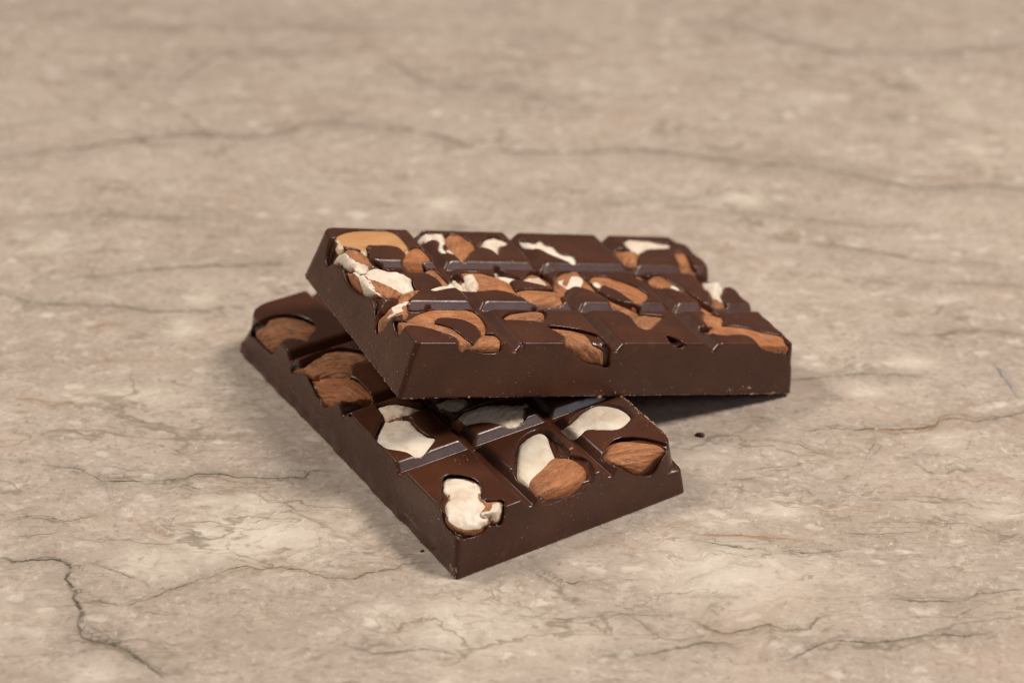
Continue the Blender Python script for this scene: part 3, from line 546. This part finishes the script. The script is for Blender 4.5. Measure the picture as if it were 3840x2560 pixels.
# ------------------------------------------------------------------ countertop
def countertop():
    def axis(lo, hi, far, h):
        c = list(np.arange(lo, hi, h)); s = h; x = lo; left = []
        while x > -far: s *= 1.35; x -= s; left.append(x)
        s = h; x = c[-1]; right = []
        while x < far: s *= 1.35; x += s; right.append(x)
        return np.array(left[::-1] + c + right)
    xs, ys = axis(-235, 265, 1500, 1.1), axis(-60, 400, 1500, 1.1)
    X, Y = np.meshgrid(xs, ys, indexing='ij'); nx, ny = X.shape
    pts = np.stack([X.ravel(), Y.ravel(), np.zeros(X.size)], 1)
    i = np.arange(nx - 1)[:, None] * ny + np.arange(ny - 1)[None]; q = np.stack([i, i + ny, i + ny + 1, i + 1], -1).reshape(-1, 4)
    # give the slab a thickness
    o = mesh_obj('countertop', pts, q, MARB, None); o['kind'] = 'structure'
    for nm in 'korb':
        D = np.full(X.shape, 60.); Wd = np.ones(X.shape); S = np.zeros(X.shape); best = np.full(X.shape, 1e9)
        for k_, wd, st, P in VEINS:
            if k_ != nm: continue
            px, py = px_table([p[0] for p in P], [p[1] for p in P]); n = len(px)
            bx = (X > px.min() - 14) & (X < px.max() + 14) & (Y > py.min() - 14) & (Y < py.max() + 14)
            x, y = X[bx], Y[bx]; d = np.full(x.shape, 1e9); sg = np.ones(x.shape)
            for j in range(n - 1):
                ex, ey = px[j + 1] - px[j], py[j + 1] - py[j]; L = ex * ex + ey * ey
                t_ = np.clip(((x - px[j]) * ex + (y - py[j]) * ey) / L, 0, 1); rx, ry = x - px[j] - t_ * ex, y - py[j] - t_ * ey
                dd = np.sqrt(rx * rx + ry * ry); up = dd < d; d[up] = dd[up]; sg[up] = np.sign(ex * ry - ey * rx)[up]
            ends = np.minimum(np.hypot(x - px[0], y - py[0]), np.hypot(x - px[-1], y - py[-1]))
            s_ = st * np.clip(ends / 8, .15, 1) * np.clip((13 - d) / 5, 0, 1)
            up = d < best[bx]
            for A, v in ((D, d * sg), (Wd, np.full(x.shape, wd)), (S, s_), (best, d)):
                tmp = A[bx]; tmp[up] = v[up]; A[bx] = tmp
        fattr(o, 'v' + nm, D); fattr(o, 'w' + nm, Wd); fattr(o, 's' + nm, S)
    for nm, kk in (('pale', 'w'), ('dark', 'd'), ('ochre', 'o2')):
        A = np.zeros(X.shape)
        for k_, x, y, rx, ry, st in SPOTS:
            if k_ != kk: continue
            cx, cy = px_table([x, x + rx, x], [y, y, y - ry]); ax = abs(cx[1] - cx[0]); ay = abs(cy[2] - cy[0])
            A = np.maximum(A, st * np.exp(-(((X - cx[0]) / ax) ** 2 + ((Y - cy[0]) / ay) ** 2) ** 1.2 * .8))
        fattr(o, nm, A)
    return o
countertop()

# ------------------------------------------------------------------ chocolate bars
H = .3
def build_bar(key, name, label):
    B = BARS[key]
    root = bpy.data.objects.new(name, None); root.empty_display_size = .01; sc.collection.objects.link(root)
    R = B['R']; t_ = B['t'] * MM
    root.matrix_world = Matrix([list(R[i]) + [t_[i]] for i in range(3)] + [[0, 0, 0, 1]])
    tag(root, label=label, category='chocolate bar')
    pad = 3.
    lo = np.array([-pad, -pad, -1.5]); hi = np.array([B['Lx'] + pad, B['Ly'] + pad, T + 1.5])
    n = np.ceil((hi - lo) / H).astype(int) + 1
    ax = [lo[i] + np.arange(n[i]) * H for i in range(3)]
    X, Y, Z = np.meshgrid(*[a.astype(np.float32) for a in ax], indexing='ij', sparse=True)
    F = bar_sdf(B, X, Y, Z, True).astype(np.float32)
    def carve(f, floor, k=.45):
        c3 = np.array([f.xyz(p, q, w) for p in (f.lo[0], f.hi[0]) for q in (f.lo[1], f.hi[1]) for w in (f.wm[f.cav < 0].min() - 4, f.wm.max() + 3)])
        i0 = np.clip(((c3.min(0) - lo) / H).astype(int), 0, n - 1); i1 = np.clip(((c3.max(0) - lo) / H).astype(int) + 2, 0, n)
        sl = tuple(slice(i0[i], i1[i]) for i in range(3))
        x, y, z = np.meshgrid(*[ax[i][sl[i]] for i in range(3)], indexing='ij')
        if x.size == 0: return
        p, q, w_ = f.pqw(x, y, z)
        c = np.maximum(f.samp(f.cav, p, q), f.samp(floor, p, q) - w_)
        F[sl] = smax(F[sl], -c, k).astype(np.float32)
    for kk, (bk, crp, poly, depth) in enumerate(HOLES):
        if bk != key: continue
        f = Frame(B, crop(crp, poly)) if crp else Frame(B, poly, local=True); carve(f, blur(f.wm, 3) - depth, .3 if depth < 1 else .6)
    for kk, (bk, nm, crp, poly, o) in enumerate(NUTS):
        if bk != key: continue
        f = Frame(B, crop(crp, poly), o.get('e'), None if 'cav' not in o else crop(crp, o['cav']))
        wt = nut_surface(f, o, kk)
        if not o.get('nocav'): carve(f, wt - .9 if 'cav' not in o else np.where(f.sd < .3, wt - .9, np.minimum(wt - .3, blur(f.wm, 3) - 1.6)))
        nut_obj(f, wt, nm, o, root, crp, kk)
    pts, quads = vdbmesh(F, H, lo)
    # one part per moulded square
    cen = pts[quads].mean(1)
    e1 = pts[quads[:, 1]] - pts[quads[:, 0]]; e2 = pts[quads[:, 2]] - pts[quads[:, 0]]
    nq = np.cross(e1, e2)
    vn = np.zeros_like(pts)
    for j in range(4): np.add.at(vn, quads[:, j], nq)
    top = (cen[:, 2] > T - .5); flip = nq[top][:, 2].mean() < 0
    if flip: quads = quads[:, ::-1]; vn = -vn
    vn /= np.linalg.norm(vn, axis=1)[:, None] + 1e-9
    ix = np.digitize(cen[:, 0], B['gx']); iy = np.digitize(cen[:, 1], B['gy']); cell = ix * 10 + iy
    for cid in np.unique(cell):
        qs = quads[cell == cid]
        if len(qs) < 50: continue
        used, inv = np.unique(qs, return_inverse=True)
        mesh_obj('chocolate_square', pts[used], inv.reshape(-1, 4), CHOC, root, vn[used])
    B['F'] = (F, lo)
    return root
def nut_obj(f, wt, nm, o, root, crp, seed):
    h = .25 if f.len < 9 else .3
    w0, w1 = wt[f.sd < 1].min() - 3.4, wt[f.sd < 1].max() + 1.2
    ps = np.arange(f.lo[0] + .5, f.hi[0] - .4, h); qs = np.arange(f.lo[1] + .5, f.hi[1] - .4, h); ws = np.arange(w0, w1, h)
    p, q, w_ = np.meshgrid(ps, qs, ws, indexing='ij')
    sd = f.samp(f.sd, p, q); t_ = f.samp(wt, p, q)
    m_ = -.05 if o.get('free') else .3 if o.get('nocav') or ('cav' in o) else .7
    kn = 1.2 if o.get('kind') != 'chunk' else .6
    if 'cav' in o or o.get('nocav'): kn += .2
    Fn = smax(sd - m_, w_ - t_, kn)
    Fn = smax(Fn, (t_ - 2.6) - w_, 1.0)
    Fn += vnoise(p, q, w_, 2.2, seed + 50) * (.16 if o.get('kind') == 'chunk' else .045)
    pts, quads = vdbmesh(Fn, h, (ps[0], qs[0], w0))
    if len(quads) == 0: print('EMPTY', nm, crp); return
    P3 = f.xyz(pts[:, 0], pts[:, 1], pts[:, 2])
    kind = o.get('kind', 'skin')
    mat = CARA if kind == 'caramel' else (NUTR if o.get('ridge') else NUTM)
    e1 = P3[quads[:, 1]] - P3[quads[:, 0]]; e2 = P3[quads[:, 2]] - P3[quads[:, 0]]; nq = np.cross(e1, e2)
    cw = (pts[quads].mean(1)[:, 2]); up = cw > np.median(cw)
    if (nq[up] @ f.e).mean() < 0: quads = quads[:, ::-1]
    ob = mesh_obj(nm, P3, quads, mat, root)
    if 'label' in o: ob['label'] = o['label']
    # along / across coordinates in metres
    rel = pts[:, :2] - f.c; u = rel @ f.ax; v = rel @ np.array([-f.ax[1], f.ax[0]])
    taper = 1 - .35 * np.clip(np.abs(u) / (f.len + .1), 0, 1.2) ** 2
    vattr(ob, 'nuv', np.stack([u * MM, v / taper * MM, pts[:, 2] * MM + seed], 1))
    fl = np.full(len(pts), 0. if kind == 'skin' else 1.)
    def region(poly):
        c3 = cast(f.B, *px_rays(f.B, dens(crop(crp, poly), 5)))
        return np.clip(.5 - polysd(np.stack([c3 @ f.p, c3 @ f.q], 1), pts[:, 0], pts[:, 1]) / .9, 0, 1)
    for r in o.get('skin', []): fl = np.minimum(fl, 1 - region(r))
    for r in o.get('flesh', []): fl = np.maximum(fl, region(r))
    if kind in ('chunk',) and not o.get('skin'):
        pass
    fattr(ob, 'flesh', fl)
    fattr(ob, 'tone', np.full(len(pts), o.get('tone', 0.) + RNG.uniform(-.16, .16))); fattr(ob, 'brown', np.full(len(pts), o.get('brown', .1))); fattr(ob, 'green', np.full(len(pts), o.get('green', 0.)))
    fattr(ob, 'rim', np.clip(1 + (f.samp(f.sd, pts[:, 0], pts[:, 1]) + .1) / 1.0, 0, 1) * (kind == 'chunk'))
    if kind == 'caramel': fattr(ob, 'edge', np.clip(1 + f.samp(f.sd, pts[:, 0], pts[:, 1]) / .6, 0, 1))
    return ob
build_bar('low', 'chocolate_bar', 'dark chocolate bar half lying flat on the marble underneath, pointing towards the viewer')
build_bar('top', 'chocolate_bar', 'dark chocolate bar half leaning tilted on top of the other, thick with almonds')
# ------------------------------------------------------------------ crumbs and dust
def flakes(B, rng, spots):
    """spots: (x, y, z, normal, spread u, spread v, count, size lo, size hi) in bar space -> list of tiny tetra-like slivers"""
    V, Fc = [], []
    for P, nrm, s in spots:
        nrm = np.asarray(nrm, float); nrm /= np.linalg.norm(nrm)
        a = np.cross(nrm, rng.normal(size=3)); a /= np.linalg.norm(a); b = np.cross(nrm, a)
        L = s * rng.uniform(.6, 2.2); wv = s * rng.uniform(.3, .7); h = s * rng.uniform(.2, .5)
        c = np.asarray(P) + nrm * .02
        k = len(V)
        V += [c - a * L / 2, c + b * wv / 2, c + a * L / 2, c - b * wv / 2, c + nrm * h + a * L * rng.uniform(-.2, .2)]
        Fc += [(k, k + 1, k + 4), (k + 1, k + 2, k + 4), (k + 2, k + 3, k + 4), (k + 3, k, k + 4)]
    return V, Fc
def march(B, P, d, n=60, step=.12):
    F, lo = B['F']; P = np.array(P, float)
    for _ in range(n):
        i = np.clip(np.round((P - lo) / H).astype(int), 0, np.array(F.shape) - 1)
        if F[tuple(i)] < .05: return P
        P = P + d * step
    return None
def tri_obj(name, V, Fc, mat, smooth=False):
    me = bpy.data.meshes.new(name); me.from_pydata([tuple(v) for v in V], [], Fc); me.materials.append(mat)
    if smooth:
        for p in me.polygons: p.use_smooth = True
    o = bpy.data.objects.new(name, me); sc.collection.objects.link(o); return o
DUSTM = plain('pale_chocolate_dust', srgb(186, 152, 128), .8); CRUMBM = plain('tan_crumb', srgb(150, 106, 80), .8)
rng = np.random.default_rng(5)
def world(B, V): return [(B['R'] @ v + B['t']) * MM for v in V]
allV, allF = [], []
def emit(key, sp):
    B = BARS[key]; V, Fc = flakes(B, rng, sp); k = len(allV); allV.extend(world(B, V)); allF.extend([tuple(i + k for i in f) for f in Fc])
def side(key, face, n, size, f=lambda u, z: True):
    B = BARS[key]; sp = []; tries = 0
    while len(sp) < n and tries < 30000:
        tries += 1
        u = rng.uniform(1, (B['Ly'] if face == 'x' else B['Lx']) - 1); z = rng.uniform(.2, T - 1)
        if not f(u, z): continue
        if face == 'x': P, d, nn = (-1., u, z), np.array([1, 0, 0.]), (-1, 0, .15)
        else: P, d, nn = (u, -1., z), np.array([0, 1, 0.]), (0, -1, .15)
        q = march(B, P, d)
        if q is None or (q[0] > 4 and face == 'x') or (q[1] > 4 and face == 'y'): continue
        sp.append((q, nn, rng.uniform(*size) * (2.2 if rng.random() < .06 else 1)))
    emit(key, sp)
def topf(key, n, size, f=lambda x, y: True):
    B = BARS[key]; sp = []; tries = 0
    while len(sp) < n and tries < 30000:
        tries += 1
        x = rng.uniform(3, B['Lx'] - 5); y = rng.uniform(3, B['Ly'] - 3)
        if not f(x, y): continue
        q = march(B, (x, y, T + 1), np.array([0, 0, -1.]), 30)
        if q is None or q[2] < T - 3.5: continue
        sp.append((q, (0, 0, 1), rng.uniform(*size) * (2. if rng.random() < .08 else 1)))
    emit(key, sp)
rz = lambda p: rng.random() < p
side('top', 'x', 520, (.10, .26), lambda u, z: rz(math.exp(-z / 5.5) * (1. if u < 45 else .25)))
side('top', 'x', 90, (.10, .3))
side('top', 'y', 130, (.10, .28))
side('top', 'y', 150, (.14, .36), lambda u, z: rz(math.exp(-z / 2.2) * (1 if u > 105 else .15)))
side('low', 'x', 170, (.10, .30), lambda u, z: rz(math.exp(-u / 40)))
side('low', 'y', 130, (.10, .28))
topf('top', 150, (.12, .30)); topf('low', 130, (.12, .30), lambda x, y: y < 65)
topf('top', 36, (.2, .4), lambda x, y: (x - 14) ** 2 + (y - 6) ** 2 < 5)
topf('low', 22, (.2, .45), lambda x, y: (x - 17) ** 2 + (y - 27) ** 2 < 6)
B = BARS['low']; sp = []                                    # scuffed right long edge of the lower bar
for _ in range(420):
    y = rng.uniform(6, 36); q = march(B, (W - dl + rng.normal() * .5 - .2, y, T + .6), np.array([0, 0, -1.]), 40)
    if q is not None and q[2] > T - 2.5: sp.append((q, (.5, 0, 1), rng.uniform(.15, .55)))
emit('low', sp)
for key, ln in (('top', 1.), ('low', 1.)):                 # flecks clinging along the bottom rims
    B = BARS[key]
    for n_, fc in ((260, 'y'), (230, 'x')):
        side(key, fc, n_ if key == 'top' else n_ // 3, (.14, .34), lambda u, z: z < .55)
sp = []
for _ in range(150):                                        # chipped front corner
    z = rng.uniform(.1, 3.5) ** 1.0; q = march(BARS['low'], (-1.5, rng.uniform(.6, 3.5), z), np.array([1, 0, 0.]))
    if q is not None: sp.append((q, (-1, -.3, .1), rng.uniform(.15, .5)))
emit('low', sp)
o = tri_obj('chocolate_dust', allV, allF, DUSTM); tag(o, kind='stuff', label='pale chocolate dust and shavings clinging to both bars', category='dust')

def lump(name, mat, P, r, sq=(1, 1, 1), seed=0, **k):
    import bmesh
    bm = bmesh.new(); bmesh.ops.create_icosphere(bm, subdivisions=2, radius=1)
    rg = np.random.default_rng(seed); D_ = rg.normal(size=(6, 3)); rotz = rg.uniform(0, 6.3)
    for v in bm.verts:
        c = np.array(v.co); s = 1 + .22 * sum(math.sin(2.2 * float(c @ d) + i) for i, d in enumerate(D_)) / 2.5
        v.co = Vector(c * s) * r * MM; v.co.x *= sq[0]; v.co.y *= sq[1]; v.co.z *= sq[2]
    me = bpy.data.meshes.new(name); bm.to_mesh(me); bm.free(); me.materials.append(mat)
    ob = bpy.data.objects.new(name, me); sc.collection.objects.link(ob); ob.location = Vector(P) * MM
    ob.rotation_euler = (0, 0, rotz if 'rot' not in k else k.pop('rot'))
    return tag(ob, **k)
x, y = px_table(1607, 1001)
lump('chocolate_crumb', CHOC, (x, y, .55), 1.0, (1.5, .9, .6), 1, rot=-.5, label='small dark chocolate crumb alone on the marble right of the bars', category='crumb')
x, y = px_table(968, 1265)
lump('herb_fleck', plain('green_herb', srgb(86, 122, 40), .7), (x, y, .25), .5, (1.4, .8, .5), 2, rot=.3, label='tiny green fleck on the marble beside the left long side', category='fleck')
for (px_, py_), lab, sd, r_ in (((1376, 911), 'tan crumb caught on the lower front edge of the tilted bar', 3, .75), ((1077, 911), 'small golden crumb on the lower front edge near the left corner', 4, .42), ((1312, 1030), 'tan chocolate shaving on the front middle square of the lower bar', 5, .55)):
    key = 'low' if sd == 5 else 'top'; B = BARS[key]
    oo, dd = px_rays(B, [(px_ * 3840 / 2352, py_ * 3840 / 2352)]); q = cast(B, oo, dd)[0]
    q = q - dd[0] * .15
    P = B['R'] @ q + B['t']
    lump('chocolate_crumb', CRUMBM if sd != 4 else plain('golden_crumb', srgb(150, 104, 44), .7), P, r_, (1.3, .8, .6), sd, label=lab, category='crumb')
